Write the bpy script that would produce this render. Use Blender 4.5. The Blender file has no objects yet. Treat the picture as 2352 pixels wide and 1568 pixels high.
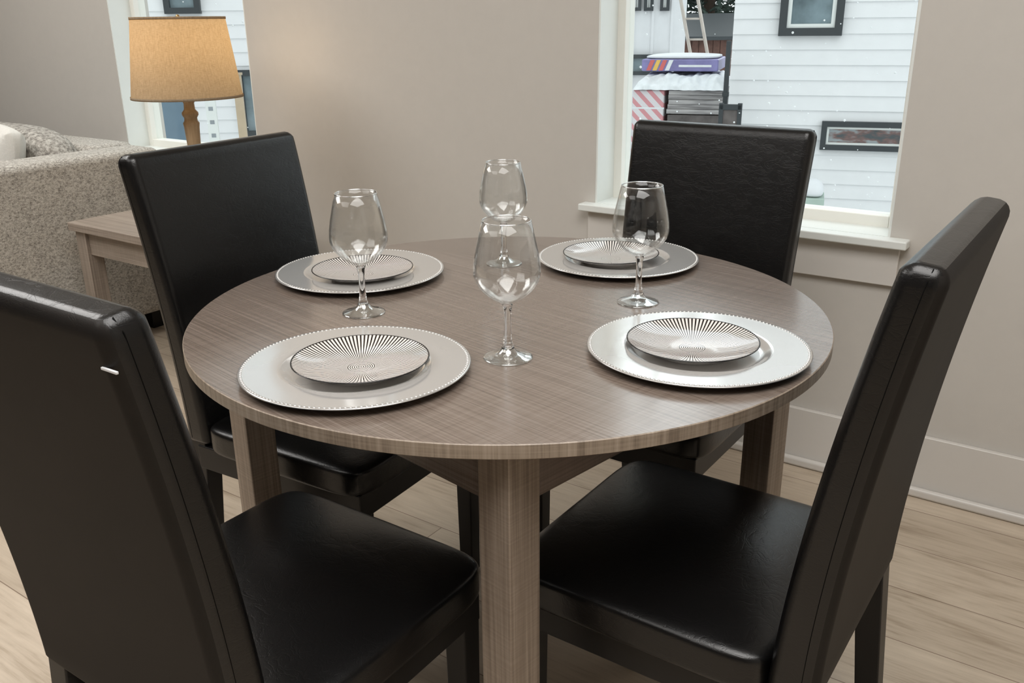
import bpy, bmesh, math, random
from mathutils import Vector, Matrix
random.seed(4)
SC = bpy.context.scene
COL = SC.collection
R = math.radians
PI = math.pi

# ------------------------------------------------------------------ camera
F = 2050.0
HEAD, PITCH, ROLL = R(35.2), R(19.8), R(0.65)
CAMZ = 1.2215
CM = Matrix.Rotation(HEAD, 3, 'Z') @ Matrix.Rotation(PI/2 - PITCH, 3, 'X') @ Matrix.Rotation(-ROLL, 3, 'Z')
C0 = Vector((0, 0, CAMZ))
cam = bpy.data.cameras.new('camera')
camo = bpy.data.objects.new('camera', cam)
COL.objects.link(camo)
cam.sensor_width = 36
cam.lens = 36 * F / 2352
cam.clip_start = 0.02
cam.clip_end = 300
M4 = CM.to_4x4()
M4.translation = C0
camo.matrix_world = M4
SC.camera = camo
try:
    SC.view_settings.view_transform = 'Standard'
    SC.view_settings.look = 'None'
except Exception:
    pass

def W(a, b, z=0.0):
    return Vector((math.cos(HEAD)*a - math.sin(HEAD)*b, math.sin(HEAD)*a + math.cos(HEAD)*b, z))
def hit(px, py, p0, n):
    d = CM @ Vector(((px-1176)/F, -(py-784)/F, -1))
    t = (p0 - C0).dot(n) / d.dot(n)
    return C0 + d*t
def on_z(px, py, z):
    return hit(px, py, Vector((0, 0, z)), Vector((0, 0, 1)))

# ------------------------------------------------------------------ materials
def newmat(name):
    m = bpy.data.materials.new(name)
    m.use_nodes = True
    nt = m.node_tree
    nt.nodes.clear()
    out = nt.nodes.new('ShaderNodeOutputMaterial')
    return m, nt, out
def N(nt, t, **kw):
    n = nt.nodes.new(t)
    for k, v in kw.items():
        setattr(n, k, v)
    return n
def L(nt, a, b):
    nt.links.new(a, b)
def math_node(nt, op, a, b=None):
    n = N(nt, 'ShaderNodeMath', operation=op)
    for i, v in enumerate((a, b)):
        if v is None: continue
        if isinstance(v, (int, float)): n.inputs[i].default_value = v
        else: L(nt, v, n.inputs[i])
    return n.outputs[0]
def ramp(nt, fac, stops):
    r = N(nt, 'ShaderNodeValToRGB')
    e = r.color_ramp.elements
    while len(e) < len(stops): e.new(0.5)
    for i, (p, c) in enumerate(stops):
        e[i].position = p
        e[i].color = (*c, 1) if len(c) == 3 else c
    L(nt, fac, r.inputs[0])
    return r.outputs[0]
def noise(nt, scale=(1, 1, 1), s=5.0, detail=4, coord='Object', rough=0.55, distort=0.0):
    tc = N(nt, 'ShaderNodeTexCoord')
    mp = N(nt, 'ShaderNodeMapping')
    mp.inputs['Scale'].default_value = scale
    L(nt, tc.outputs[coord], mp.inputs[0])
    n = N(nt, 'ShaderNodeTexNoise')
    n.inputs['Scale'].default_value = s
    n.inputs['Detail'].default_value = detail
    n.inputs['Roughness'].default_value = rough
    n.inputs['Distortion'].default_value = distort
    L(nt, mp.outputs[0], n.inputs[0])
    return n.outputs[0]
def bsdf(nt, out, color=None, rough=0.5, metal=0.0, spec=0.5, coat=0.0, coat_rough=0.2):
    b = N(nt, 'ShaderNodeBsdfPrincipled')
    if color is not None:
        if isinstance(color, tuple): b.inputs['Base Color'].default_value = (*color, 1)
        else: L(nt, color, b.inputs['Base Color'])
    b.inputs['Roughness'].default_value = rough
    b.inputs['Metallic'].default_value = metal
    b.inputs['Specular IOR Level'].default_value = spec
    b.inputs['Coat Weight'].default_value = coat
    b.inputs['Coat Roughness'].default_value = coat_rough
    L(nt, b.outputs[0], out.inputs[0])
    return b
def bump(nt, b, h, strength=0.2, dist=0.01):
    n = N(nt, 'ShaderNodeBump')
    n.inputs['Strength'].default_value = strength
    n.inputs['Distance'].default_value = dist
    L(nt, h, n.inputs['Height'])
    L(nt, n.outputs[0], b.inputs['Normal'])
def plain(name, c, rough=0.5, metal=0.0, var=0.06, s=8.0, spec=0.5, bmp=0.0):
    m, nt, out = newmat(name)
    n = noise(nt, s=s)
    col = ramp(nt, n, [(0.3, tuple(x*(1-var) for x in c)), (0.7, tuple(min(1, x*(1+var)) for x in c))])
    b = bsdf(nt, out, col, rough, metal, spec)
    if bmp: bump(nt, b, n, bmp, 0.004)
    return m
def wood(name, dark, mid, light, axis, rough=0.4, cross=0.35, fine=190, spec=0.5, broad=0.14, coat=0.0):
    m, nt, out = newmat(name)
    sc = [fine, fine, fine]; sc[axis] = 2.5
    n1 = noise(nt, tuple(sc), 1.0, 4, rough=0.7)
    sc2 = [6, 6, 6]; sc2[axis] = 300
    n2 = noise(nt, tuple(sc2), 1.0, 3)
    sc3 = [26, 26, 26]; sc3[axis] = 0.9
    n3 = noise(nt, tuple(sc3), 1.0, 2)
    mix = math_node(nt, 'ADD', math_node(nt, 'MULTIPLY', n1, 1.0 - broad - 0.4*cross),
                    math_node(nt, 'ADD', math_node(nt, 'MULTIPLY', n2, 0.4*cross), math_node(nt, 'MULTIPLY', n3, broad)))
    col = ramp(nt, mix, [(0.36, dark), (0.5, mid), (0.64, light)])
    b = bsdf(nt, out, col, rough, 0, spec, coat, 0.16)
    bump(nt, b, mix, 0.025, 0.001)
    return m

TD, TM, TL = (0.108, 0.082, 0.065), (0.164, 0.128, 0.105), (0.215, 0.174, 0.147)
m_table_x = wood('grey oak laminate along', TD, TM, TL, 0, 0.26, 0.5, fine=260, spec=0.6, coat=0.55, broad=0.07)
m_table_y = wood('grey oak laminate across', TD, TM, TL, 1, 0.4, 0.4)
LD, LM, LL = (0.158, 0.121, 0.091), (0.248, 0.194, 0.150), (0.342, 0.278, 0.222)
m_table_z = wood('grey oak laminate upright', LD, LM, LL, 2, 0.45, 0.5)
m_edge = wood('grey oak edge band', (0.15, 0.115, 0.086), (0.275, 0.22, 0.168), (0.36, 0.295, 0.235), 2, 0.4, 0.6, 120)
m_end_x = wood('end table wood', (0.17, 0.137, 0.112), (0.26, 0.215, 0.176), (0.34, 0.288, 0.24), 0, 0.5)
m_end_z = wood('end table wood upright', (0.15, 0.12, 0.096), (0.235, 0.193, 0.157), (0.32, 0.268, 0.222), 2, 0.5)
m_lampwood = wood('lamp gilt wood', (0.27, 0.185, 0.10), (0.36, 0.255, 0.15), (0.45, 0.33, 0.205), 2, 0.4, 0.3, 60)

# leather
def leather_height(nt):
    n1 = noise(nt, s=6, detail=4, rough=0.5, distort=0.6); n2 = noise(nt, s=700, detail=2); n3 = noise(nt, (1, 1, 2.2), 30, 3, distort=1.2)
    cr = math_node(nt, 'ABSOLUTE', math_node(nt, 'SUBTRACT', n3, 0.5))
    cr = math_node(nt, 'MINIMUM', math_node(nt, 'MULTIPLY', cr, 22.0), 1.0)
    h = math_node(nt, 'ADD', math_node(nt, 'MULTIPLY', n1, 0.9), math_node(nt, 'ADD', math_node(nt, 'MULTIPLY', n2, 0.05), math_node(nt, 'MULTIPLY', cr, 0.04)))
    return n1, h
m_leather, nt, out = newmat('black faux leather')
n1, h = leather_height(nt)
b = bsdf(nt, out, ramp(nt, n1, [(0.3, (0.0028, 0.0027, 0.0028)), (0.7, (0.0048, 0.0046, 0.0047))]), 0.28, 0, 0.45)
bump(nt, b, h, 0.17, 0.012)
# the outside of the backs: same leather, grazing sheen damped and tone browned in the material
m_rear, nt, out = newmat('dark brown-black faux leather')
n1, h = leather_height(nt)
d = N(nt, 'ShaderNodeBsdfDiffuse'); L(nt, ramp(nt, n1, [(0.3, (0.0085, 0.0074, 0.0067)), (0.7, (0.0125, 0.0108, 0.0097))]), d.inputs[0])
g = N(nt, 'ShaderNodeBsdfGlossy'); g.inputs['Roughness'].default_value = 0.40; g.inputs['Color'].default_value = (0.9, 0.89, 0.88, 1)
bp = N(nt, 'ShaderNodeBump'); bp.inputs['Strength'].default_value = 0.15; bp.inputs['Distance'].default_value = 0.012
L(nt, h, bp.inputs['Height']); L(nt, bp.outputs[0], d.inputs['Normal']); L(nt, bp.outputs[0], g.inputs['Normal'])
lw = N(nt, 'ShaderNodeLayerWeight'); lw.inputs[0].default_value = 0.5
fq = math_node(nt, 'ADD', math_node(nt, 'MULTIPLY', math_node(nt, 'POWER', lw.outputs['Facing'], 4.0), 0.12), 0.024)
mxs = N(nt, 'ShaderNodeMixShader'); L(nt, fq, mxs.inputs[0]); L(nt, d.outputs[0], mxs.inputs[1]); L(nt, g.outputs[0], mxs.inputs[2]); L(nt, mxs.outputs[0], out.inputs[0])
m_blackwood = plain('black stained wood', (0.008, 0.0075, 0.0075), 0.4, var=0.3, spec=0.35)
m_thread = plain('black thread', (0.002, 0.002, 0.002), 0.8, spec=0.1)
m_tag = plain('silver grey tag', (0.72, 0.73, 0.75), 0.4)

# chargers, plates
m_charger = plain('pewter lacquer', (0.67, 0.662, 0.648), 0.15, 0.68, var=0.012, spec=0.5)
m_bead = plain('silver beads', (0.66, 0.655, 0.645), 0.3, 0.7, var=0.02)
m_porc = plain('white porcelain', (0.74, 0.71, 0.68), 0.15, var=0.02)
m_blackrim = plain('black glaze', (0.012, 0.011, 0.011), 0.15)
m_ray, nt, out = newmat('porcelain with black rays')
tc = N(nt, 'ShaderNodeTexCoord'); sp = N(nt, 'ShaderNodeSeparateXYZ'); L(nt, tc.outputs['Object'], sp.inputs[0])
ang = math_node(nt, 'ARCTAN2', sp.outputs[1], sp.outputs[0])
fr = math_node(nt, 'FRACT', math_node(nt, 'ADD', math_node(nt, 'MULTIPLY', ang, 100/(2*PI)), 100.0))
rays = math_node(nt, 'LESS_THAN', fr, 0.45)
rr = math_node(nt, 'SQRT', math_node(nt, 'ADD', math_node(nt, 'POWER', math_node(nt, 'ABSOLUTE', sp.outputs[0]), 2), math_node(nt, 'POWER', math_node(nt, 'ABSOLUTE', sp.outputs[1]), 2)))
rings = math_node(nt, 'LESS_THAN', math_node(nt, 'FRACT', math_node(nt, 'MULTIPLY', rr, 330)), 0.45)
inner = math_node(nt, 'LESS_THAN', rr, 0.020)
outer = math_node(nt, 'SUBTRACT', 1.0, inner)
fac = math_node(nt, 'ADD', math_node(nt, 'MULTIPLY', rays, outer), math_node(nt, 'MULTIPLY', rings, inner))
mx = N(nt, 'ShaderNodeMixRGB'); L(nt, fac, mx.inputs[0])
mx.inputs[1].default_value = (0.67, 0.64, 0.61, 1); mx.inputs[2].default_value = (0.020, 0.016, 0.014, 1)
bsdf(nt, out, mx.outputs[0], 0.08, 0, 0.55)

# glass
def thin_glass(name, lo=0.045, hi=0.75, pw=3.2, tint=(0.985, 0.99, 0.99), rough=0.0):
    m, nt, out = newmat(name)
    lw = N(nt, 'ShaderNodeLayerWeight'); lw.inputs[0].default_value = 0.5
    f = math_node(nt, 'ADD', math_node(nt, 'MULTIPLY', math_node(nt, 'POWER', lw.outputs['Facing'], pw), hi), lo)
    tr = N(nt, 'ShaderNodeBsdfTransparent'); tr.inputs[0].default_value = (*tint, 1)
    gl = N(nt, 'ShaderNodeBsdfGlossy'); gl.inputs['Roughness'].default_value = rough
    gl.inputs['Color'].default_value = (0.97, 0.98, 0.98, 1)
    mix = N(nt, 'ShaderNodeMixShader')
    L(nt, f, mix.inputs[0]); L(nt, tr.outputs[0], mix.inputs[1]); L(nt, gl.outputs[0], mix.inputs[2])
    L(nt, mix.outputs[0], out.inputs[0])
    return m, nt, out, mix
m_bowl = thin_glass('clear blown glass', 0.032, 0.75, 2.5, (0.98, 0.985, 0.985))[0]
m_foot = thin_glass('clear glass foot', 0.14, 0.7, 1.5, (0.96, 0.968, 0.968), 0.02)[0]
m_rimglass = thin_glass('polished glass rim', 0.55, 0.45, 1.2, rough=0.12)[0]
m_solid, nt, out = newmat('clear solid glass')
b = bsdf(nt, out, (1, 1, 1), 0.0); b.inputs['Transmission Weight'].default_value = 1; b.inputs['IOR'].default_value = 1.48
# window pane with scattered droplets
m_pane, nt, out, mix = thin_glass('window glass', 0.015, 0.5, 5.0, (0.96, 0.983, 0.982))
tc = N(nt, 'ShaderNodeTexCoord')
vo = N(nt, 'ShaderNodeTexVoronoi'); vo.inputs['Scale'].default_value = 30
L(nt, tc.outputs['Object'], vo.inputs['Vector'])
wn = N(nt, 'ShaderNodeSeparateColor'); L(nt, vo.outputs['Color'], wn.inputs[0])
sel = math_node(nt, 'GREATER_THAN', wn.outputs[0], 0.4)
rad = math_node(nt, 'MULTIPLY', math_node(nt, 'POWER', wn.outputs[1], 3), 0.08)
dot = math_node(nt, 'MULTIPLY', math_node(nt, 'LESS_THAN', vo.outputs['Distance'], rad), sel)
df = N(nt, 'ShaderNodeBsdfTranslucent'); df.inputs[0].default_value = (0.95, 0.97, 0.97, 1)
mx2 = N(nt, 'ShaderNodeMixShader'); L(nt, math_node(nt, 'MULTIPLY', dot, 0.85), mx2.inputs[0]); L(nt, mix.outputs[0], mx2.inputs[1]); L(nt, df.outputs[0], mx2.inputs[2])
L(nt, mx2.outputs[0], out.inputs[0])

# room
m_wall = plain('warm grey wall paint', (0.540, 0.516, 0.478), 0.55, var=0.012, s=30, bmp=0.03)
m_wallfar = plain('darkened unseen wall', (0.16, 0.15, 0.14), 0.6, var=0.02)  # unseen walls, kept dark to cut reflected fill on the chair backs
m_ceil = plain('white ceiling paint', (0.80, 0.79, 0.77), 0.8, var=0.02)
m_trim = plain('pale grey trim paint', (0.62, 0.596, 0.560), 0.35, var=0.015)
m_white = plain('white window paint', (0.76, 0.79, 0.765), 0.4, var=0.015)  # greenish tint of the window light mixed into the white
m_vinyl = plain('cream vinyl', (0.82, 0.815, 0.76), 0.35, var=0.015)

m_floor, nt, out = newmat('oak plank floor')
tc = N(nt, 'ShaderNodeTexCoord')
br = N(nt, 'ShaderNodeTexBrick')
br.offset = 0.37
br.inputs['Scale'].default_value = 1.0
br.inputs['Brick Width'].default_value = 1.3
br.inputs['Row Height'].default_value = 0.19
br.inputs['Mortar Size'].default_value = 0.0013
br.inputs['Mortar Smooth'].default_value = 0.1
br.inputs['Color1'].default_value = (0.565, 0.485, 0.388, 1)
br.inputs['Color2'].default_value = (0.455, 0.382, 0.298, 1)
br.inputs['Mortar'].default_value = (0.23, 0.17, 0.125, 1)
L(nt, tc.outputs['Object'], br.inputs['Vector'])
g1 = noise(nt, (5.0, 85, 85), 1.0, 6, rough=0.65)
g2 = noise(nt, (2.6, 9, 9), 1.0, 5, distort=1.8)
gcol = ramp(nt, math_node(nt, 'ADD', math_node(nt, 'MULTIPLY', g1, 0.55), math_node(nt, 'MULTIPLY', g2, 0.45)), [(0.34, (0.66, 0.61, 0.55)), (0.48, (0.95, 0.93, 0.91)), (0.66, (1.12, 1.11, 1.10))])
mp = N(nt, 'ShaderNodeMapping'); mp.inputs['Scale'].default_value = (1.6, 4.2, 1); L(nt, tc.outputs['Object'], mp.inputs[0])
vk = N(nt, 'ShaderNodeTexVoronoi'); vk.inputs['Scale'].default_value = 1.0; L(nt, mp.outputs[0], vk.inputs['Vector'])
kn = ramp(nt, math_node(nt, 'ADD', vk.outputs['Distance'], math_node(nt, 'MULTIPLY', math_node(nt, 'SUBTRACT', g1, 0.5), 0.10)), [(0.015, (0.45, 0.38, 0.32)), (0.075, (1, 1, 1))])
mm = N(nt, 'ShaderNodeMixRGB', blend_type='MULTIPLY'); mm.inputs[0].default_value = 1
L(nt, br.outputs[0], mm.inputs[1]); L(nt, gcol, mm.inputs[2])
mk = N(nt, 'ShaderNodeMixRGB', blend_type='MULTIPLY'); mk.inputs[0].default_value = 0.8
L(nt, mm.outputs[0], mk.inputs[1]); L(nt, kn, mk.inputs[2])
b = bsdf(nt, out, mk.outputs[0], 0.34)
bump(nt, b, g1, 0.06, 0.003)

# sofa
m_tweed, nt, out = newmat('oatmeal tweed')
n1 = noise(nt, (1, 1, 1.7), 110, 4, rough=0.8); n2 = noise(nt, s=330, detail=2)
mixv = math_node(nt, 'ADD', math_node(nt, 'MULTIPLY', n1, 0.75), math_node(nt, 'MULTIPLY', n2, 0.25))
col = ramp(nt, mixv, [(0.36, (0.13, 0.12, 0.107)), (0.47, (0.39, 0.368, 0.33)), (0.60, (0.64, 0.615, 0.565))])
b = bsdf(nt, out, col, 0.95, 0, 0.1); bump(nt, b, mixv, 0.6, 0.007)
m_cush, nt, out = newmat('grey beige boucle')
n1 = noise(nt, (1, 1, 1), 60, 4, rough=0.75)
b = bsdf(nt, out, ramp(nt, n1, [(0.36, (0.16, 0.15, 0.135)), (0.5, (0.38, 0.36, 0.325)), (0.62, (0.54, 0.52, 0.48))]), 0.95, 0, 0.1); bump(nt, b, n1, 0.7, 0.012)
m_cream = plain('cream pillow cloth', (0.66, 0.65, 0.61), 0.9, var=0.04, s=150, spec=0.1, bmp=0.2)
# lamp shade
m_shade, nt, out = newmat('linen lamp shade')
n1 = noise(nt, (1, 1, 9), 90, 3, rough=0.7); n2 = noise(nt, (9, 9, 1), 36, 2)
nn = math_node(nt, 'ADD', math_node(nt, 'MULTIPLY', n1, 0.6), math_node(nt, 'MULTIPLY', n2, 0.4))
col = ramp(nt, nn, [(0.36, (0.35, 0.285, 0.205)), (0.64, (0.50, 0.415, 0.31))])
colt = ramp(nt, nn, [(0.36, (0.47, 0.35, 0.20)), (0.64, (0.64, 0.50, 0.31))])
d = N(nt, 'ShaderNodeBsdfDiffuse'); t = N(nt, 'ShaderNodeBsdfTranslucent')
L(nt, col, d.inputs[0]); L(nt, colt, t.inputs[0])
mx = N(nt, 'ShaderNodeMixShader'); mx.inputs[0].default_value = 0.45
L(nt, d.outputs[0], mx.inputs[1]); L(nt, t.outputs[0], mx.inputs[2]); L(nt, mx.outputs[0], out.inputs[0])
m_bulb, nt, out = newmat('warm bulb')
e = N(nt, 'ShaderNodeEmission'); e.inputs[0].default_value = (1, 0.7, 0.36, 1); e.inputs[1].default_value = 6
L(nt, e.outputs[0], out.inputs[0])
m_brass = plain('aged brass', (0.45, 0.3, 0.14), 0.35, 0.9)

# outdoors
m_siding = plain('white lap siding', (0.785, 0.795, 0.80), 0.6, var=0.02)
m_dark = plain('charcoal trim', (0.035, 0.042, 0.046), 0.5)
m_hglass = plain('dark house glass', (0.16, 0.21, 0.23), 0.08, var=0.5, s=3)
m_redglass, nt, out = newmat('dark house glass with painted reflections')  # reddish reflections painted into the pane colour
n1 = noise(nt, (2, 2, 5), 2.4, 3)
bsdf(nt, out, ramp(nt, n1, [(0.42, (0.05, 0.065, 0.07)), (0.52, (0.16, 0.09, 0.08)), (0.62, (0.27, 0.30, 0.31))]), 0.08)
m_snow = plain('snowy ground', (0.78, 0.80, 0.82), 0.9, var=0.12, s=1.5)
m_blue = plain('violet blue wrap', (0.25, 0.23, 0.46), 0.35, var=0.2, s=5)
m_red = plain('red wrap', (0.7, 0.16, 0.15), 0.5)
m_yellow = plain('yellow wrap', (0.85, 0.55, 0.12), 0.5)
m_film = plain('white plastic film', (0.85, 0.88, 0.89), 0.6, var=0.08, s=9)
m_lumber, nt, out = newmat('grey sawn lumber')
n1 = noise(nt, (1, 1, 14), 2.2, 3)
bsdf(nt, out, ramp(nt, n1, [(0.35, (0.22, 0.21, 0.21)), (0.65, (0.50, 0.48, 0.47))]), 0.8)
m_darktimber = plain('dark brown timber', (0.12, 0.105, 0.10), 0.7, var=0.3)  # darker brown than the sawn boards
m_rust = plain('red brown boards', (0.12, 0.06, 0.045), 0.8, var=0.25)
m_green = plain('pale green steel', (0.4, 0.5, 0.44), 0.5)
m_leaf = plain('dark conifer', (0.03, 0.05, 0.04), 0.9, var=0.4)
m_bark = plain('bark', (0.08, 0.055, 0.04), 0.9)
m_ladder = plain('pale tan ladder', (0.58, 0.52, 0.46), 0.5)
m_bluegrey = plain('slate blue door', (0.12, 0.19, 0.25), 0.4)
m_mark = plain('grey paint marks', (0.28, 0.31, 0.33), 0.5)
m_tan = plain('tan lumber', (0.5, 0.4, 0.28), 0.7)
m_stripe, nt, out = newmat('red and white diagonal wrap')
tc = N(nt, 'ShaderNodeTexCoord'); sp = N(nt, 'ShaderNodeSeparateXYZ'); L(nt, tc.outputs['Object'], sp.inputs[0])
s1 = math_node(nt, 'ADD', sp.outputs[0], sp.outputs[2])
st = math_node(nt, 'LESS_THAN', math_node(nt, 'FRACT', math_node(nt, 'MULTIPLY', s1, 6.5)), 0.45)
mx = N(nt, 'ShaderNodeMixRGB'); L(nt, st, mx.inputs[0]); mx.inputs[1].default_value = (0.8, 0.76, 0.77, 1); mx.inputs[2].default_value = (0.72, 0.32, 0.34, 1)
bsdf(nt, out, mx.outputs[0], 0.5)

# ------------------------------------------------------------------ mesh helpers
def hexa(bm, p, bev=0.0, seg=2):
    """p: 4 bottom points (ccw from above) then 4 top points"""
    v = [bm.verts.new(q) for q in p]
    fs = [bm.faces.new([v[i] for i in q]) for q in ((3, 2, 1, 0), (4, 5, 6, 7), (0, 1, 5, 4), (1, 2, 6, 5), (2, 3, 7, 6), (3, 0, 4, 7))]
    if bev:
        es = list({e for f in fs for e in f.edges})
        bmesh.ops.bevel(bm, geom=es, offset=bev, segments=seg, profile=0.5, affect='EDGES')
def box(bm, x0, x1, y0, y1, z0, z1, bev=0.0, seg=2):
    hexa(bm, [(x0, y0, z0), (x1, y0, z0), (x1, y1, z0), (x0, y1, z0), (x0, y0, z1), (x1, y0, z1), (x1, y1, z1), (x0, y1, z1)], bev, seg)
def lathe(bm, prof, n=64, cx=0.0, cy=0.0, closed=False):
    rings = []
    for r, z in prof:
        if r < 1e-6: rings.append([bm.verts.new((cx, cy, z))])
        else: rings.append([bm.verts.new((cx + r*math.cos(2*PI*i/n), cy + r*math.sin(2*PI*i/n), z)) for i in range(n)])
    pairs = list(zip(rings[:-1], rings[1:]))
    if closed: pairs.append((rings[-1], rings[0]))
    for a, b_ in pairs:
        for i in range(n):
            j = (i+1) % n
            if len(a) == 1 and len(b_) == 1: continue
            if len(a) == 1: bm.faces.new((a[0], b_[i], b_[j]))
            elif len(b_) == 1: bm.faces.new((a[i], a[j], b_[0]))
            else: bm.faces.new((a[i], a[j], b_[j], b_[i]))
def tube(bm, pts, r, n=8):
    pts = [Vector(p) for p in pts]
    prev = None; first = None
    for i, p in enumerate(pts):
        d = (pts[min(i+1, len(pts)-1)] - pts[max(i-1, 0)]).normalized()
        u = d.orthogonal().normalized() if prev is None else (pu - d*pu.dot(d)).normalized()
        pu = u; w = d.cross(u)
        ring = [bm.verts.new(p + r*(math.cos(2*PI*k/n)*u + math.sin(2*PI*k/n)*w)) for k in range(n)]
        if prev:
            for k in range(n): bm.faces.new((prev[k], prev[(k+1) % n], ring[(k+1) % n], ring[k]))
        else: first = ring
        prev = ring
    bm.faces.new(list(reversed(first))); bm.faces.new(prev)
def supercube(bm, c, h, p=7.0, cuts=14, dome=0.0, pinch=0.0):
    b2 = bmesh.new()
    bmesh.ops.create_cube(b2, size=2)
    bmesh.ops.subdivide_edges(b2, edges=b2.edges[:], cuts=cuts, use_grid_fill=True)
    vm = {}
    for v in b2.verts:
        q = [math.sin(max(-1, min(1, x))*PI/2) for x in v.co]
        s = sum(abs(x)**p for x in q) ** (-1/p)
        q = [x*s for x in q]
        k = 1.0
        if pinch: k = 1 - pinch*max(abs(q[0]), abs(q[2]))**4
        z = q[2]*h[2]
        if dome and q[2] > 0: z += dome*(1-q[0]**2)*(1-q[1]**2)
        vm[v] = bm.verts.new((c[0]+q[0]*h[0], c[1]+q[1]*h[1]*k, c[2]+z))
    for f in b2.faces: bm.faces.new([vm[v] for v in f.verts])
    b2.free()
def obj(name, bm, m, parent=None, smooth=True, wnorm=False, kind=None, label=None):
    bmesh.ops.recalc_face_normals(bm, faces=bm.faces[:])
    me = bpy.data.meshes.new(name)
    bm.to_mesh(me); bm.free()
    for p in me.polygons: p.use_smooth = smooth
    me.materials.append(m)
    o = bpy.data.objects.new(name, me)
    COL.objects.link(o)
    if parent: o.parent = parent
    if wnorm:
        md = o.modifiers.new('wn', 'WEIGHTED_NORMAL'); md.weight = 80
    if kind: o['kind'] = kind
    if label: o['label'] = label
    return o
def bx(name, m, parent, dims, bev=0.0, seg=2, **kw):
    bm = bmesh.new(); box(bm, *dims, bev, seg)
    return obj(name, bm, m, parent, smooth=bool(bev), wnorm=bool(bev), **kw)
def thing(name, label, cat, loc=(0, 0, 0), rz=0.0, group=None):
    o = bpy.data.objects.new(name, None)
    COL.objects.link(o)
    o.empty_display_size = 0.05
    o.location = loc; o.rotation_euler = (0, 0, rz)
    if label: o['label'] = label
    if cat: o['category'] = cat
    if group: o['group'] = group
    return o
def dup(root, loc, rz, label):
    r = root.copy(); COL.objects.link(r)
    r.location = loc; r.rotation_euler = (0, 0, rz); r['label'] = label
    for ch in list(root.children):
        c = ch.copy(); COL.objects.link(c); c.parent = r
        for g in list(ch.children):
            d = g.copy(); COL.objects.link(d); d.parent = c
    return r

# ------------------------------------------------------------------ room
WY = 2.384; WT = 0.2; CEIL = 2.7
XL, XR, YF = -7.0, 1.8, -3.2
WINS = [(-1.363, -0.495), (-3.812, -2.912)]
SZ, TZ = 0.69, 2.1
bm = bmesh.new(); box(bm, XL, XR, YF, WY+WT, -0.15, 0); obj('floor', bm, m_floor, smooth=False, kind='structure')
bm = bmesh.new(); box(bm, XL, XR, YF, WY+WT, CEIL, CEIL+0.12); obj('ceiling', bm, m_ceil, smooth=False, kind='structure')
bm = bmesh.new()
for x0, x1, z0, z1 in ((XL, WINS[1][0], 0, CEIL), (WINS[1][1], WINS[0][0], 0, CEIL), (WINS[0][1], XR, 0, CEIL),
                       (WINS[0][0], WINS[0][1], 0, SZ-0.022), (WINS[1][0], WINS[1][1], 0, SZ-0.022),
                       (WINS[0][0], WINS[0][1], TZ, CEIL), (WINS[1][0], WINS[1][1], TZ, CEIL)):
    box(bm, x0, x1, WY, WY+WT, z0, z1)
obj('wall_back', bm, m_wall, smooth=False, kind='structure')
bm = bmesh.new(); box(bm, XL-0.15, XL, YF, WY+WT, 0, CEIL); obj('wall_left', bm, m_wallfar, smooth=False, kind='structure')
bm = bmesh.new(); box(bm, XR, XR+0.15, YF, WY+WT, 0, CEIL); obj('wall_right', bm, m_wall, smooth=False, kind='structure')
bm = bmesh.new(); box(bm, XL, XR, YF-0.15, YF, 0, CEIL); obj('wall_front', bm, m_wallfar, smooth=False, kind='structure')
bb = thing('baseboard_back', None, None); bb['kind'] = 'structure'
bx('board', m_trim, bb, (XL, XR, WY-0.016, WY, 0.0, 0.172), 0.003)
bx('shoe_moulding', m_trim, bb, (XL, XR, WY-0.036, WY-0.016, 0.0, 0.028), 0.009, 3)

RV = 0.105   # reveal depth
for k, (x0, x1) in enumerate(WINS):
    w = thing('window_%d' % (k+1), None, None); w['kind'] = 'structure'
    bm = bmesh.new()
    j = 0.006
    box(bm, x0, x0+j, WY+0.001, WY+RV, SZ, TZ); box(bm, x1-j, x1, WY+0.001, WY+RV, SZ, TZ); box(bm, x0, x1, WY+0.001, WY+RV, TZ-j, TZ)
    obj('jamb', bm, m_white, w, smooth=False)
    bx('window_sill', m_white, w, (x0-0.035, x1+0.05, WY-0.045, WY, SZ-0.022, SZ), 0.004)
    bx('sill_board', m_white, w, (x0, x1, WY, WY+RV+0.01, SZ-0.022, SZ))
    bx('sill_apron', m_trim, w, (x0-0.015, x1+0.03, WY-0.016, WY, SZ-0.125, SZ-0.022), 0.002)
    bm = bmesh.new(); fw = 0.031; y0, y1 = WY+RV, WY+RV+0.06
    box(bm, x0, x0+fw, y0, y1, SZ-0.02, TZ, 0.003); box(bm, x1-fw, x1, y0, y1, SZ-0.02, TZ, 0.003)
    box(bm, x0+fw, x1-fw, y0, y1, SZ-0.02, SZ+0.03, 0.003); box(bm, x0+fw, x1-fw, y0, y1, TZ-fw, TZ, 0.003)
    obj('window_frame', bm, m_vinyl, w, wnorm=True)
    bx('pane', m_pane, w, (x0+fw, x1-fw, WY+RV+0.025, WY+RV+0.031, SZ+0.03, TZ-fw))

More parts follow.
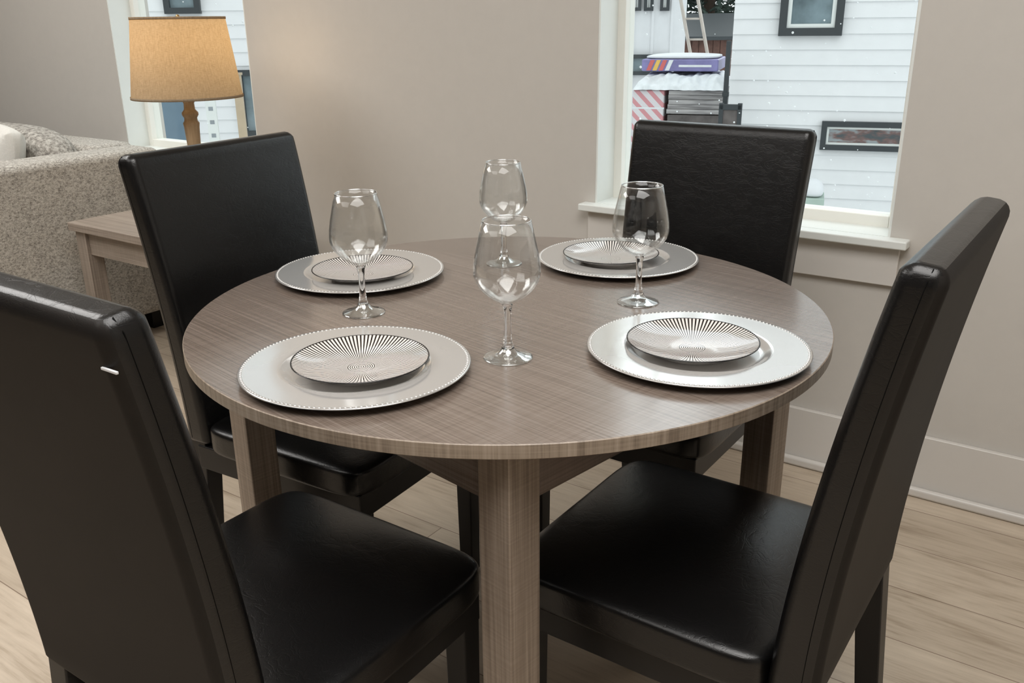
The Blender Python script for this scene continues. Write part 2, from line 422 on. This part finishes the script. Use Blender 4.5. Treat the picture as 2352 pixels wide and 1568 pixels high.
# ------------------------------------------------------------------ dining table
TC = W(-0.006, 1.489); CX, CY = TC.x, TC.y
TR, TH = 0.539, 0.75
tb = thing('dining_table', 'round grey-brown wood-grain dining table set for four', 'table', (CX, CY, 0), R(-9.8))
bm = bmesh.new()
lathe(bm, [(0, TH-0.02), (TR-0.001, TH-0.02), (TR, TH-0.019), (TR, TH-0.0012), (TR-0.0012, TH), (0, TH)], 180)
top = obj('tabletop', bm, m_table_x, tb, smooth=True)
top.data.materials.append(m_edge)
for p in top.data.polygons:
    if abs(p.normal.z) < 0.9: p.material_index = 1
top.data.set_sharp_from_angle(angle=R(25))
LP, LH = 0.333, 0.0285
AZ = 0.638
for sx in (-1, 1):
    for sy in (-1, 1):
        bx('leg', m_table_z, tb, (sx*LP-LH, sx*LP+LH, sy*LP-LH, sy*LP+LH, 0, TH-0.02), 0.002)
for s in (-1, 1):
    bx('apron', m_table_x, tb, (-LP+LH, LP-LH, s*(LP+0.012)-0.011, s*(LP+0.012)+0.011, AZ, TH-0.02), 0.0015)
    bx('apron', m_table_y, tb, (s*(LP+0.012)-0.011, s*(LP+0.012)+0.011, -LP+LH, LP-LH, AZ, TH-0.02), 0.0015)

# ------------------------------------------------------------------ chairs
def rounded_ring(w, y0, y1, r, n=6):
    """rounded rectangle, half-width w, from y0 (rear) to y1 (front)"""
    pts = []
    for cx, cy, a0 in ((w-r, y1-r, 0), (-w+r, y1-r, 90), (-w+r, y0+r, 180), (w-r, y0+r, 270)):
        for i in range(n+1):
            a = R(a0 + 90*i/n)
            pts.append((cx + r*math.cos(a), cy + r*math.sin(a)))
    return pts
ZB, ZT = 0.395, 0.984
def back_profile(z):
    u = (z-0.345)/(ZT-0.345)
    w = 0.207 + 0.016*u
    yf = 0.006 - 0.096*max(0, u)**1.6
    return w, yf - (0.067 - 0.015*u), yf
def make_chair(label):
    t = thing('dining_chair', label, 'chair', group='dining chairs around the round table')
    bm = bmesh.new(); supercube(bm, (0, 0.208, 0.415), (0.221, 0.211, 0.032), 9, 18, 0.020)
    obj('seat', bm, m_leather, t)
    bm = bmesh.new(); box(bm, -0.204, 0.204, -0.035, 0.405, 0.336, 0.390, 0.003)
    obj('seat_frame', bm, m_blackwood, t, wnorm=True)
    bm = bmesh.new()
    rb = 0.018
    levels = [(ZB, 0.009), (ZB+0.003, 0.003), (ZB+0.010, 0.0)]
    m_ = 22
    levels += [(ZB+0.010+(ZT-ZB-0.030)*i/m_, 0.0) for i in range(1, m_+1)]
    levels += [(ZT-0.0130, 0.0014), (ZT-0.007, 0.0050), (ZT-0.0025, 0.0100), (ZT, 0.0165)]
    prev = None
    for z, ins in levels:
        w, y0, y1 = back_profile(z)
        ring = [bm.verts.new((x, y, z + (0.006*(y-y0)/(y1-y0) if z > ZT-0.02 else 0))) for x, y in rounded_ring(w-ins, y0+ins, y1-ins, max(rb-ins*0.8, 0.002))]
        if prev is None: bm.faces.new(list(reversed(ring)))
        else:
            n_ = len(ring)
            for i in range(n_): bm.faces.new((prev[i], prev[(i+1) % n_], ring[(i+1) % n_], ring[i]))
        prev = ring
    bm.faces.new(prev)
    br_ = obj('backrest', bm, m_leather, t, wnorm=True)
    br_.data.materials.append(m_rear)
    for p in br_.data.polygons:
        if p.normal.y < -0.5: p.material_index = 1
    for s in (-1, 1):
        bm = bmesh.new()
        pts = []
        for i in range(25):
            z = ZB+0.012+(ZT-ZB-0.026)*i/24
            w, y0, y1 = back_profile(z)
            pts.append((s*(w-0.0002), y0+0.020, z))
        w, y0, y1 = back_profile(ZT)
        pts.append((s*(w-0.009), y0+0.020, ZT))
        tube(bm, pts, 0.0006, 6)
        obj('stitched_seam', bm, m_thread, br_)
    for sx in (-1, 1):
        x = sx*0.184
        bm = bmesh.new(); a, c, yl = 0.020, 0.017, 0.383
        hexa(bm, [(x-c, yl-c, 0), (x+c, yl-c, 0), (x+c, yl+c, 0), (x-c, yl+c, 0), (x-a, yl-a, 0.342), (x+a, yl-a, 0.342), (x+a, yl+a, 0.342), (x-a, yl+a, 0.342)], 0.003)
        obj('leg', bm, m_blackwood, t, wnorm=True)
        bm = bmesh.new(); x = sx*0.180; a = 0.022; y0, y1 = -0.072, -0.034
        hexa(bm, [(x-c, y0-c, 0), (x+c, y0-c, 0), (x+c, y0+c, 0), (x-c, y0+c, 0), (x-a, y1-a, 0.41), (x+a, y1-a, 0.41), (x+a, y1+a, 0.41), (x-a, y1+a, 0.41)], 0.003)
        obj('leg', bm, m_blackwood, t, wnorm=True)
    return t
ch = make_chair('black leather dining chair nearest the camera with a small pale tag on its seam')
ch.location = (CX-0.056, CY-0.694, 0); ch.rotation_euler = (0, 0, R(0.8))
dup(ch, (CX+0.590, CY-0.055, 0), PI/2, 'black leather dining chair with its whole seat showing, turned side-on beside the bare wall')
dup(ch, (CX+0.036, CY+0.708, 0), PI, 'black leather dining chair standing in front of the large window')
dup(ch, (CX-0.634, CY-0.006, 0), -PI/2+R(4), 'black leather dining chair in front of the lit lamp and end table')
tw, ty0, ty1 = back_profile(0.9385)
bx('tag', m_tag, ch, (tw-0.019, tw+0.004, ty0-0.0022, ty0+0.0004, 0.9372, 0.9398), 0.0005, label='small pale grey tag')

# ------------------------------------------------------------------ place settings
def make_charger(label):
    t = thing('charger_plate', label, 'charger plate', group='silver chargers on the round table')
    bm = bmesh.new()
    lathe(bm, [(0, 0.0040), (0.090, 0.0040), (0.094, 0.0044), (0.099, 0.0068), (0.1050, 0.0112), (0.108, 0.0124), (0.111, 0.0126), (0.133, 0.0124), (0.158, 0.0130), (0.163, 0.0130), (0.1645, 0.0116),
               (0.162, 0.0104), (0.137, 0.009), (0.11, 0.0068), (0.1, 0.0012), (0.096, 0.0), (0, 0.0)], 128)
    obj('plate_body', bm, m_charger, t)
    bm = bmesh.new()
    for i in range(150):
        a = 2*PI*i/150
        mt = Matrix.Translation((0.1597*math.cos(a), 0.1597*math.sin(a), 0.0129)) @ Matrix.Diagonal((1, 1, 0.55, 1))
        bmesh.ops.create_icosphere(bm, subdivisions=2, radius=0.0020, matrix=mt)
    obj('beaded_rim', bm, m_bead, t)
    return t
def make_small(label):
    t = thing('salad_plate', label, 'plate', group='ray-patterned plates on the silver chargers')
    bm = bmesh.new()
    lathe(bm, [(0, 0.0046), (0.02, 0.0048), (0.035, 0.0056), (0.05, 0.0072), (0.065, 0.0098), (0.078, 0.0130), (0.088, 0.0162), (0.0965, 0.0192)], 128)
    obj('plate_top', bm, m_ray, t)
    bm = bmesh.new()
    lathe(bm, [(0.0965, 0.0177), (0.086, 0.0134), (0.07, 0.0080), (0.062, 0.0048), (0.060, 0.0), (0.056, 0.0), (0.054, 0.003), (0, 0.003)], 96)
    obj('plate_underside', bm, m_porc, t)
    bm = bmesh.new()
    lathe(bm, [(0.0956, 0.0190), (0.0965, 0.0197), (0.0976, 0.0194), (0.0979, 0.0186), (0.0965, 0.0176)], 128, closed=True)
    obj('black_rim', bm, m_blackrim, t)
    return t
CH = [((818, 832), 'silver beaded charger plate in front of the chair with the pale tag'),
      ((1602, 791), 'silver beaded charger plate on the right with strong window reflections'),
      ((828, 617), 'silver beaded charger plate in front of the chair by the lamp'),
      ((1419, 587), 'silver beaded charger plate in front of the window chair')]
SM = [((828, 819), 'small black-rayed plate on the nearest left charger, its rays sharpest'),
      ((1591, 776), 'small black-rayed plate on the right charger, washed by window glare'),
      ((833, 612), 'small black-rayed plate on the charger behind the left wine glass'),
      ((1403, 577), 'small black-rayed plate on the charger by the window chair')]
c0 = s0 = None
for (pc, lc), (ps, ls) in zip(CH, SM):
    p = on_z(*pc, TH+0.013); q = on_z(*ps, TH+0.0240)
    if c0 is None:
        c0 = make_charger(lc); c0.location = (p.x, p.y, TH)
        s0 = make_small(ls); s0.location = (q.x, q.y, TH+0.0041)
    else:
        dup(c0, (p.x, p.y, TH), random.random(), lc)
        dup(s0, (q.x, q.y, TH+0.0041), random.random(), ls)

def make_glass(label):
    t = thing('wine_glass', label, 'wine glass', group='wine glasses on the round table')
    outp = [(0.006, 0.0845), (0.013, 0.0872), (0.0255, 0.0945), (0.0372, 0.1050), (0.0453, 0.1170), (0.0485, 0.1275), (0.0488, 0.1345), (0.0479, 0.147), (0.0450, 0.164), (0.0405, 0.184), (0.0352, 0.2065)]
    inp = [(r-0.0011, z+(0.0015 if i < 5 else 0)) for i, (r, z) in enumerate(outp)]
    bm = bmesh.new()
    lathe(bm, [(0, 0.083)] + outp + list(reversed(inp[1:])) + [(0, 0.0885)], 72)
    obj('bowl', bm, m_bowl, t)
    bm = bmesh.new()
    lathe(bm, [(0.0347+0.0010*math.cos(2*PI*i/8), 0.2066+0.0010*math.sin(2*PI*i/8)) for i in range(8)], 72, closed=True)
    obj('rim', bm, m_rimglass, t)
    bm = bmesh.new()
    lathe(bm, [(0, 0.012), (0.0095, 0.016), (0.0074, 0.021), (0.006, 0.030), (0.0052, 0.045), (0.0051, 0.061), (0.0058, 0.072), (0.0068, 0.080), (0.0074, 0.083), (0, 0.083)], 40)
    obj('stem', bm, m_solid, t)
    bm = bmesh.new()
    lathe(bm, [(0.0095, 0.016), (0.0125, 0.0115), (0.018, 0.0075), (0.027, 0.0044), (0.034, 0.0027), (0.0365, 0.0018), (0.0368, 0.0009), (0.036, 0.0004), (0.02, 0.0004), (0, 0.0018)], 64)
    obj('foot', bm, m_foot, t)
    return t
GL = [((1167, 821), 'empty wine glass nearest the camera, between the two front chargers'),
      ((836, 718), 'empty wine glass standing before the left charger by the lamp chair'),
      ((1465, 694), 'empty wine glass standing before the charger of the window chair'),
      ((1158, 605), 'empty wine glass furthest back, seen behind the nearest glass')]
g0 = None
for p, l in GL:
    q = on_z(*p, TH)
    if g0 is None: g0 = make_glass(l); g0.location = (q.x, q.y, TH)
    else: dup(g0, (q.x, q.y, TH), random.random(), l)

# ------------------------------------------------------------------ end table, lamp, sofa
EX0, EX1, EY0, EY1, EZ = -3.11, -2.50, 1.66, 2.22, 0.56
et = thing('end_table', 'light grey-brown wooden end table between sofa arm and dining chair', 'side table', ((EX0+EX1)/2, (EY0+EY1)/2, 0))
hx, hy = (EX1-EX0)/2, (EY1-EY0)/2
bx('tabletop', m_end_x, et, (-hx, hx, -hy, hy, EZ-0.03, EZ), 0.003)
for sx in (-1, 1):
    for sy in (-1, 1):
        bx('leg', m_end_z, et, (sx*(hx-0.045)-0.03, sx*(hx-0.045)+0.03, sy*(hy-0.045)-0.03, sy*(hy-0.045)+0.03, 0, EZ-0.03), 0.003)
for s in (-1, 1):
    bx('apron', m_end_x, et, (-hx+0.07, hx-0.07, s*(hy-0.04)-0.012, s*(hy-0.04)+0.012, EZ-0.115, EZ-0.03))
    bx('apron', m_end_x, et, (s*(hx-0.04)-0.012, s*(hx-0.04)+0.012, -hy+0.07, hy-0.07, EZ-0.115, EZ-0.03))

lp = W(-1.078, 3.1)
lt = thing('table_lamp', 'lit table lamp with tapered linen shade and turned wooden stem', 'lamp', (lp.x, lp.y, EZ))
bm = bmesh.new(); lathe(bm, [(0, 0), (0.085, 0), (0.088, 0.006), (0.085, 0.02), (0.07, 0.028), (0.045, 0.04), (0.036, 0.06), (0, 0.06)], 48); obj('base', bm, m_lampwood, lt)
bm = bmesh.new(); lathe(bm, [(0, 0.06), (0.034, 0.06), (0.03, 0.08), (0.022, 0.12), (0.02, 0.17), (0.021, 0.25), (0.025, 0.33), (0.027, 0.345), (0.022, 0.352), (0.021, 0.362), (0.027, 0.372), (0.0265, 0.38), (0.018, 0.39),
                            (0.017, 0.41), (0.024, 0.422), (0.031, 0.43), (0.030, 0.437), (0.012, 0.445), (0.011, 0.47), (0, 0.47)], 40); obj('stem', bm, m_lampwood, lt)
bm = bmesh.new(); lathe(bm, [(0.1785, 0.43), (0.148, 0.68)], 72); sh = obj('lamp_shade', bm, m_shade, lt)
for r, z in ((0.179, 0.432), (0.1485, 0.679)):
    bm = bmesh.new()
    lathe(bm, [(r, z-0.004), (r+0.0015, z-0.004), (r+0.0015, z+0.004), (r, z+0.004)], 72, closed=True)
    obj('shade_trim', bm, m_shade, sh)
bm = bmesh.new(); lathe(bm, [(0, 0.676), (0.006, 0.677), (0.007, 0.683), (0.005, 0.689), (0, 0.691)], 20); obj('finial', bm, m_brass, lt)
bm = bmesh.new()
for k in range(3):
    a = 2*PI*k/3
    tube(bm, [(0, 0, 0.672), (0.147*math.cos(a), 0.147*math.sin(a), 0.672)], 0.0018, 6)
tube(bm, [(0, 0, 0.655), (0, 0, 0.678)], 0.003, 8)
obj('shade_spider', bm, m_brass, lt)
bm = bmesh.new(); lathe(bm, [(0, 0.47), (0.013, 0.475), (0.016, 0.50), (0.03, 0.54), (0.03, 0.56), (0.02, 0.582), (0, 0.59)], 24); obj('bulb', bm, m_bulb, lt)

sf = thing('sofa', 'oatmeal tweed sofa under the far window beside the end table', 'sofa', (-4.3, 1.7, 0))
ox, oy = 4.3, -1.7
def sb(name, x0, x1, y0, y1, z0, z1, bev, m=m_tweed):
    bx(name, m, sf, (x0+ox, x1+ox, y0+oy, y1+oy, z0, z1), bev, 5)
sb('arm', -3.45, -3.25, 1.12, 2.17, 0.09, 0.757, 0.03)
sb('arm', -5.55, -5.35, 1.12, 2.17, 0.09, 0.757, 0.03)
sb('back', -5.35, -3.45, 1.99, 2.19, 0.09, 0.765, 0.035)
sb('seat_base', -5.35, -3.45, 1.14, 1.99, 0.09, 0.28, 0.02)
for x0 in (-5.345, -4.40):
    bm = bmesh.new(); supercube(bm, (x0+0.47+ox, 1.545+oy, 0.355), (0.47, 0.42, 0.085), 8, 12, 0.02); obj('seat_cushion', bm, m_tweed, sf)
    bm = bmesh.new(); supercube(bm, (x0+0.47+ox, 1.900+oy, 0.63), (0.465, 0.105, 0.21), 3.6, 14); obj('back_cushion', bm, m_cush, sf)
for x in (-5.45, -3.36):
    for y in (1.2, 2.1):
        bx('foot', m_blackwood, sf, (x-0.03+ox, x+0.03+ox, y-0.03+oy, y+0.03+oy, 0, 0.09))
pl = thing('throw_pillow', 'cream throw pillow leaning on the tweed sofa cushions', 'pillow', (-3.77, 1.69, 0.45))
bm = bmesh.new(); supercube(bm, (0, 0, 0.215), (0.215, 0.085, 0.215), 9, 16, 0, 0.85)
pc = obj('pillow_cover', bm, m_cream, pl); pc.rotation_euler = (R(-8), R(6), 0)

# ------------------------------------------------------------------ outdoors
G = -1.0
bm = bmesh.new(); box(bm, -40, 40, WY+WT+0.05, 60, G-0.2, G); obj('ground', bm, m_snow, smooth=False, kind='structure')
class Facade:
    def __init__(s, a, b, skew):
        s.p = W(a, b, G); s.ang = HEAD - R(skew)
        s.e = Vector((math.cos(s.ang), math.sin(s.ang), 0)); s.n = Vector((-s.e.y, s.e.x, 0))
    def at(s, px, py):
        q = hit(px, py, s.p, s.n) - s.p
        return q.dot(s.e), q.z
    def rect(s, x0, x1, y0, y1):
        xm, ym = (x0+x1)/2, (y0+y1)/2
        return s.at(x0, ym)[0], s.at(x1, ym)[0], s.at(xm, y1)[1], s.at(xm, y0)[1]
    def thing(s, name, label, cat, s0=0.0, group=None):
        q = s.p + s.e*s0
        return thing(name, label, cat, (q.x, q.y, G), s.ang, group)
def lap_siding(bm, x0, x1, z0, z1, pitch, depth):
    z = z0
    while z < z1:
        zt = min(z+pitch, z1)
        hexa(bm, [(x0, -0.018, z), (x1, -0.018, z), (x1, depth, z), (x0, depth, z), (x0, -0.002, zt), (x1, -0.002, zt), (x1, depth, zt), (x0, depth, zt)])
        z += pitch
def house_window(par, r, fr=0.06, white=True, gm=None, g=0.035):
    x0, x1, z0, z1 = r
    bm = bmesh.new()
    for q in ((x0, x0+fr, z0, z1), (x1-fr, x1, z0, z1), (x0+fr, x1-fr, z0, z0+fr), (x0+fr, x1-fr, z1-fr, z1)):
        box(bm, q[0], q[1], -0.07, 0.0, q[2], q[3])
    w = obj('window', bm, m_dark, par, smooth=False)
    i = fr
    if white:
        bm = bmesh.new()
        for q in ((x0+i, x0+i+g, z0+i, z1-i), (x1-i-g, x1-i, z0+i, z1-i), (x0+i+g, x1-i-g, z0+i, z0+i+g), (x0+i+g, x1-i-g, z1-i-g, z1-i)):
            box(bm, q[0], q[1], -0.05, 0.0, q[2], q[3])
        obj('sash', bm, m_white, w, smooth=False); i += g
    bm = bmesh.new(); box(bm, x0+i, x1-i, -0.035, -0.031, z0+i, z1-i)
    obj('pane', bm, gm or m_hglass, w, smooth=False)

f1 = Facade(2.15, 9.0, 18)
h1 = f1.thing('neighbour_house', 'white lap-sided house filling the large window, with two dark-framed windows', 'house')
sL = f1.at(1680, 130)[0]
bm = bmesh.new(); lap_siding(bm, sL, sL+7, 0.0, 6.8, 0.138, 3.0); obj('siding', bm, m_siding, h1, smooth=False)
house_window(h1, f1.rect(1797, 1945, -140, 82), 0.07)
house_window(h1, f1.rect(1885, 2095, 279, 345), 0.05, True, m_redglass, 0.02)

f2 = Facade(2.3, 15.0, 10)
h2 = f2.thing('neighbour_house', 'white house with upright boards and small windows behind the building materials', 'house')
x0, x1, z0, z1 = f2.rect(1380, 1575, 0, 130)
bm = bmesh.new(); box(bm, x0-2.5, x1, 0, 3, 0.0, 7.0)
k = x0-2.5
while k < x1: box(bm, k, k+0.04, -0.02, 0.0, 0.0, 7.0); k += 0.3
obj('board_wall', bm, m_siding, h2, smooth=False)
for p0 in (1452, 1480, 1517): house_window(h2, f2.rect(p0, p0+22, -40, 25), 0.05)
house_window(h2, f2.rect(1430, 1532, 125, 172), 0.06, False)

f3 = Facade(4.3, 21.5, 10)
r = f3.rect(1540, 1700, 92, 140)
sd = f3.thing('shed', 'dark red-brown board shed between the two white houses', 'shed')
bm = bmesh.new(); box(bm, r[0], r[1]+2, 0, 2.0, 0, r[3])
k = r[0]
while k < r[1]+2: box(bm, k, k+0.14, -0.02, 0, 0, r[3]); k += 0.16
obj('board_wall', bm, m_rust, sd, smooth=False)
bm = bmesh.new(); hexa(bm, [(r[0]-0.1, -0.2, r[3]), (r[1]+2.1, -0.2, r[3]), (r[1]+2.1, 2.2, r[3]+0.5), (r[0]-0.1, 2.2, r[3]+0.5), (r[0]-0.1, -0.2, r[3]+0.08), (r[1]+2.1, -0.2, r[3]+0.08), (r[1]+2.1, 2.2, r[3]+0.58), (r[0]-0.1, 2.2, r[3]+0.58)])
obj('roof', bm, m_dark, sd, smooth=False)

def conifer(a, b, h_, label):
    q = W(a, b, G)
    t = thing('conifer_tree', label, 'tree', q, 0, 'dark trees beyond the shed')
    bm = bmesh.new(); lathe(bm, [(0, 0), (0.2, 0), (0.05, h_), (0, h_)], 10); obj('trunk', bm, m_bark, t)
    bm = bmesh.new()
    for i in range(5000):
        z = 0.6 + (h_-0.6)*random.random()**1.2; r_ = (1-(z/h_))*2.1+0.12; a_ = random.random()*2*PI; rr_ = r_*math.sqrt(random.random())
        c = Vector((rr_*math.cos(a_), rr_*math.sin(a_), z-0.25*rr_))
        vs = [bm.verts.new(c + Vector((random.uniform(-.24, .24), random.uniform(-.24, .24), random.uniform(-.17, .14)))) for _ in range(3)]
        bm.faces.new(vs)
    obj('foliage', bm, m_leaf, t, smooth=False)
conifer(5.7, 27.0, 11.5, 'dark conifer behind the ladder, left of the big white house')
conifer(8.0, 32.0, 14.0, 'dark conifer whose edge shows beside the corner of the big white house')

# building materials
f4 = Facade(1.9, 11.0, 18)
def pixbox(fc, name, label, cat, px, py, depth, to_ground=True, group=None):
    x0, x1, z0, z1 = fc.rect(px[0], px[1], py[0], py[1])
    if to_ground: z0 = 0.0
    t = fc.thing(name, label, cat, (x0+x1)/2, group)
    return t, (x0-(x0+x1)/2, x1-(x0+x1)/2, 0.0, depth, z0, z1)
t, d_ = pixbox(f4, 'lumber_stack', 'stack of grey sawn boards outside the large window', 'lumber', (1530, 1662), (208, 272), 1.3)
ztop = d_[5]
zlow = f4.at(1595, 262)[1]
bm = bmesh.new(); z = zlow
while z < ztop-0.02:
    zt = min(z+0.055, ztop); dx = random.uniform(0, 0.03); yy = random.uniform(0, 0.05)
    box(bm, d_[0]+dx, d_[1]-0.03+dx, d_[2]+yy, d_[3], z, zt-0.004); z += 0.055
obj('boards', bm, m_lumber, t, smooth=False)
bm = bmesh.new(); z = 0.0
while z < zlow-0.001:
    zt = min(z+0.2, zlow); box(bm, d_[0]+0.02, d_[1]+0.01, d_[2]+0.01, d_[3], z, zt-0.015); box(bm, d_[0]+0.05, d_[1]-0.03, d_[2]+0.05, d_[3]-0.03, zt-0.015, zt); z += 0.2
obj('dark_base', bm, m_darktimber, t, smooth=False)
t, d2 = pixbox(f4, 'wrapped_bundle', 'building bundle in red and white diagonally striped wrap', 'bundle', (1452, 1525), (198, 272), 1.3)
d2 = d2[:5] + (ztop,)
bx('striped_wrap', m_stripe, t, d2, 0.02)
bx('strap', m_film, t, (d2[0]-0.003, d2[1]+0.003, d2[2]-0.003, 0.02, ztop-0.22, ztop-0.2))
x0, x1, z0, z1 = f4.rect(1455, 1664, 165, 208)
pf = f4.thing('plastic_sheet', 'crumpled white plastic sheet over the stacked boards', 'plastic sheet', (x0+x1)/2)
bm = bmesh.new(); hw = (x1-x0)/2; nx, ny = 60, 36
SHH = 0.19
top_ = []
for i in range(nx+1):
    row = []
    for j_ in range(ny+1):
        u, v = i/nx, j_/ny
        env = min(1, 9*u, 9*(1-u))
        wr = 0.5+0.5*math.sin(17*u+6*v)*math.cos(9*v-5*u)
        w2 = math.sin(41*u+3*math.sin(11*v))*math.sin(23*v+2*math.sin(19*u))
        rise = min(1.0, v/0.22)
        z = ztop + 0.006 + SHH*env**0.5*(rise**0.7)*(0.70+0.22*wr+0.08*w2)
        y = -0.03 + 1.25*v - (0.05*wr + 0.03*w2 if v < 0.3 else 0)
        row.append(bm.verts.new((-hw+2*hw*u, y, z)))
    top_.append(row)
for i in range(nx):
    for j_ in range(ny): bm.faces.new((top_[i][j_], top_[i+1][j_], top_[i+1][j_+1], top_[i][j_+1]))
obj('sheet', bm, m_film, pf)
zf = ztop + SHH + 0.012
x0, x1, z0, z1 = f4.rect(1465, 1645, 138, 172)
xm = (x0+x1)/2
bl = f4.thing('wrapped_bundle', 'violet-blue wrapped bundle with rainbow stripes topmost on the stack', 'bundle', xm)
zh = max(z1, zf+0.13)
bx('blue_wrap', m_blue, bl, (x0-xm, x1-xm, 0.25, 1.2, zf, zh), 0.02, 3)
bm = bmesh.new(); supercube(bm, (0, 0.725, zh+0.018), ((x1-x0)/2-0.02, 0.45, 0.018), 5, 10, 0.02); obj('snow_cover', bm, m_snow, bl)
hw = x1-xm
for i, m_ in enumerate((m_red, m_yellow, m_red, m_film)):
    s_ = -hw+0.06+i*0.075
    bm = bmesh.new(); hexa(bm, [(s_, 0.244, zf+0.01), (s_+0.05, 0.244, zf+0.01), (s_+0.05, 0.252, zf+0.01), (s_, 0.252, zf+0.01), (s_+0.05, 0.244, zh-0.01), (s_+0.1, 0.244, zh-0.01), (s_+0.1, 0.252, zh-0.01), (s_+0.05, 0.252, zh-0.01)])
    obj('printed_stripe', bm, m_, bl, smooth=False)
bx('printed_band', m_film, bl, (-hw+0.45, hw-0.08, 0.245, 0.252, (zf+zh)/2-0.02, (zf+zh)/2+0.005))

f5 = Facade(1.8, 8.6, 18)
t, d_ = pixbox(f5, 'railing', 'low dark railing panel at the corner of the big white house', 'railing', (1650, 1703), (240, 290), 0.05)
bx('top_rail', m_dark, t, (d_[0], d_[1], 0, 0.05, d_[5]-0.05, d_[5]), 0.005)
bx('infill_panel', m_darktimber, t, (d_[0]+0.04, d_[1]-0.04, 0.018, 0.032, d_[5]-0.75, d_[5]-0.05))
for x in (d_[0]+0.02, d_[1]-0.02):
    bx('post', m_dark, t, (x-0.02, x+0.02, 0.0, 0.05, 0, d_[5]+0.01), 0.003)
q = f5.at(1670, 95)
t = f5.thing('downpipe', 'thin black post standing left of the big white house', 'post', q[0])
bx('pipe', m_dark, t, (-0.022, 0.022, 0.2, 0.244, 0, q[1]), 0.005)
bx('bracket', m_dark, t, (-0.03, 0.03, 0.195, 0.25, q[1]-0.5, q[1]-0.46))
f6 = Facade(2.3, 7.3, 18)
t, d_ = pixbox(f6, 'utility_box', 'pale green utility box with snow cap behind the window chair', 'utility box', (1836, 1892), (456, 492), 0.35)
bx('cabinet', m_green, t, d_, 0.01)
bm = bmesh.new(); supercube(bm, (0, 0.175, d_[5]+0.045), (d_[1]-0.01, 0.16, 0.05), 3, 8, 0.04); obj('snow_cap', bm, m_snow, t)
# ladder
f7 = Facade(2.6, 13.5, 10)
la = f7.at(1608, 138); lb = f7.at(1580, -20)
t = f7.thing('ladder', 'tall pale ladder leaning beside the upright-boarded house', 'ladder', la[0])
sl = (lb[0]-la[0])/(lb[1]-la[1])
pt = lambda z, o_: (sl*(z-la[1])+o_, 0.02*z, z)
for o_ in (-0.12, 0.12):
    bm = bmesh.new(); tube(bm, [pt(0, o_), pt(lb[1]+0.6, o_)], 0.025, 6); obj('rail', bm, m_ladder, t)
z = 0.25
while z < lb[1]+0.5:
    bm = bmesh.new(); tube(bm, [pt(z, -0.12), pt(z, 0.12)], 0.014, 6); obj('rung', bm, m_ladder, t); z += 0.28

# far-left window view
f8 = Facade(-4.2, 9.8, -6)
h3 = f8.thing('neighbour_house', 'white lap-sided house seen through the far window behind the lamp', 'house')
x0, x1, z0, z1 = f8.rect(200, 700, 0, 340)
bm = bmesh.new(); lap_siding(bm, x0-2, x1+2.2, 0, 6.0, 0.138, 3.0); obj('siding', bm, m_siding, h3, smooth=False)
house_window(h3, f8.rect(368, 452, -170, 32), 0.06, False)
house_window(h3, f8.rect(552, 620, 160, 312), 0.06, False)
x0, x1, z0, z1 = f8.rect(320, 446, 232, 345)
bx('door', m_bluegrey, h3, (x0, x1, -0.04, 0.0, 0, z1), 0.0)
f9 = Facade(-3.0, 8.4, -6)
q = f9.at(482, 225)
t = f9.thing('post', 'white post with dark marks seen below the lamp shade', 'post', q[0])
shf = bx('shaft', m_white, t, (-0.045, 0.045, -0.02, 0.02, 0, q[1]+0.3))
for i in range(12):
    bx('mark', m_mark, shf, (-0.02, 0.02, -0.022, -0.02, 0.15+i*0.12, 0.185+i*0.12))
q = f9.at(548, 225)
t = f9.thing('post', 'tan timber post right of the white marked post', 'post', q[0])
bx('shaft', m_tan, t, (-0.035, 0.035, 0, 0.06, 0, q[1]+0.2))
bx('cap', m_tan, t, (-0.045, 0.045, -0.01, 0.07, q[1]+0.2, q[1]+0.22))
# falling snow between the houses
bm = bmesh.new()
for i in range(620):
    b_ = random.uniform(4.2, 8.0); a_ = random.uniform(-0.45, 0.5)*b_
    q = W(a_, b_, random.uniform(-0.6, 2.2))
    if q.y < WY+WT+0.3: continue
    bmesh.ops.create_icosphere(bm, subdivisions=1, radius=random.uniform(0.003, 0.0075), matrix=Matrix.Translation(q))
sn = obj('falling_snow', bm, m_film, kind='stuff')
sn['label'] = 'white snowflakes falling outside the windows'; sn['category'] = 'snow'

# ------------------------------------------------------------------ light
wd = bpy.data.worlds.new('overcast sky'); SC.world = wd; wd.use_nodes = True
bg = wd.node_tree.nodes['Background']
bg.inputs[0].default_value = (0.95, 0.985, 1.0, 1); bg.inputs[1].default_value = 1.42
def lamp(name, kind, loc, energy, color, rot=(0, 0, 0), **kw):
    l = bpy.data.lights.new(name, kind); l.energy = energy; l.color = color
    for k, v in kw.items(): setattr(l, k, v)
    o = bpy.data.objects.new(name, l); COL.objects.link(o); o.location = loc; o.rotation_euler = rot
    return o
warm = (1.0, 0.978, 0.952)
for i, (x, y, e_) in enumerate(((-0.1, 0.3, 65), (-3.7, 0.5, 60), (-1.9, -0.9, 26))):
    lamp('ceiling_fill_light', 'AREA', (x, y, CEIL-0.03), e_, warm, size=1.6)  # overhead area lights without visible fixtures; the rear one is added fill
lamp('bulb_light', 'POINT', (lp.x, lp.y, EZ+0.62), 1.3, (1.0, 0.70, 0.40), shadow_soft_size=0.025)
lamp('wall_glow_fill', 'POINT', (lp.x+0.0, lp.y+0.20, EZ+0.56), 1.0, (1.0, 0.73, 0.44), shadow_soft_size=0.2)  # unseen extra point light behind the shade, added to warm the wall
lamp('overcast_sun', 'SUN', (0, 6, 8), 1.4, (0.94, 0.985, 1.0), rot=(R(-48), 0, R(10)), angle=R(60))
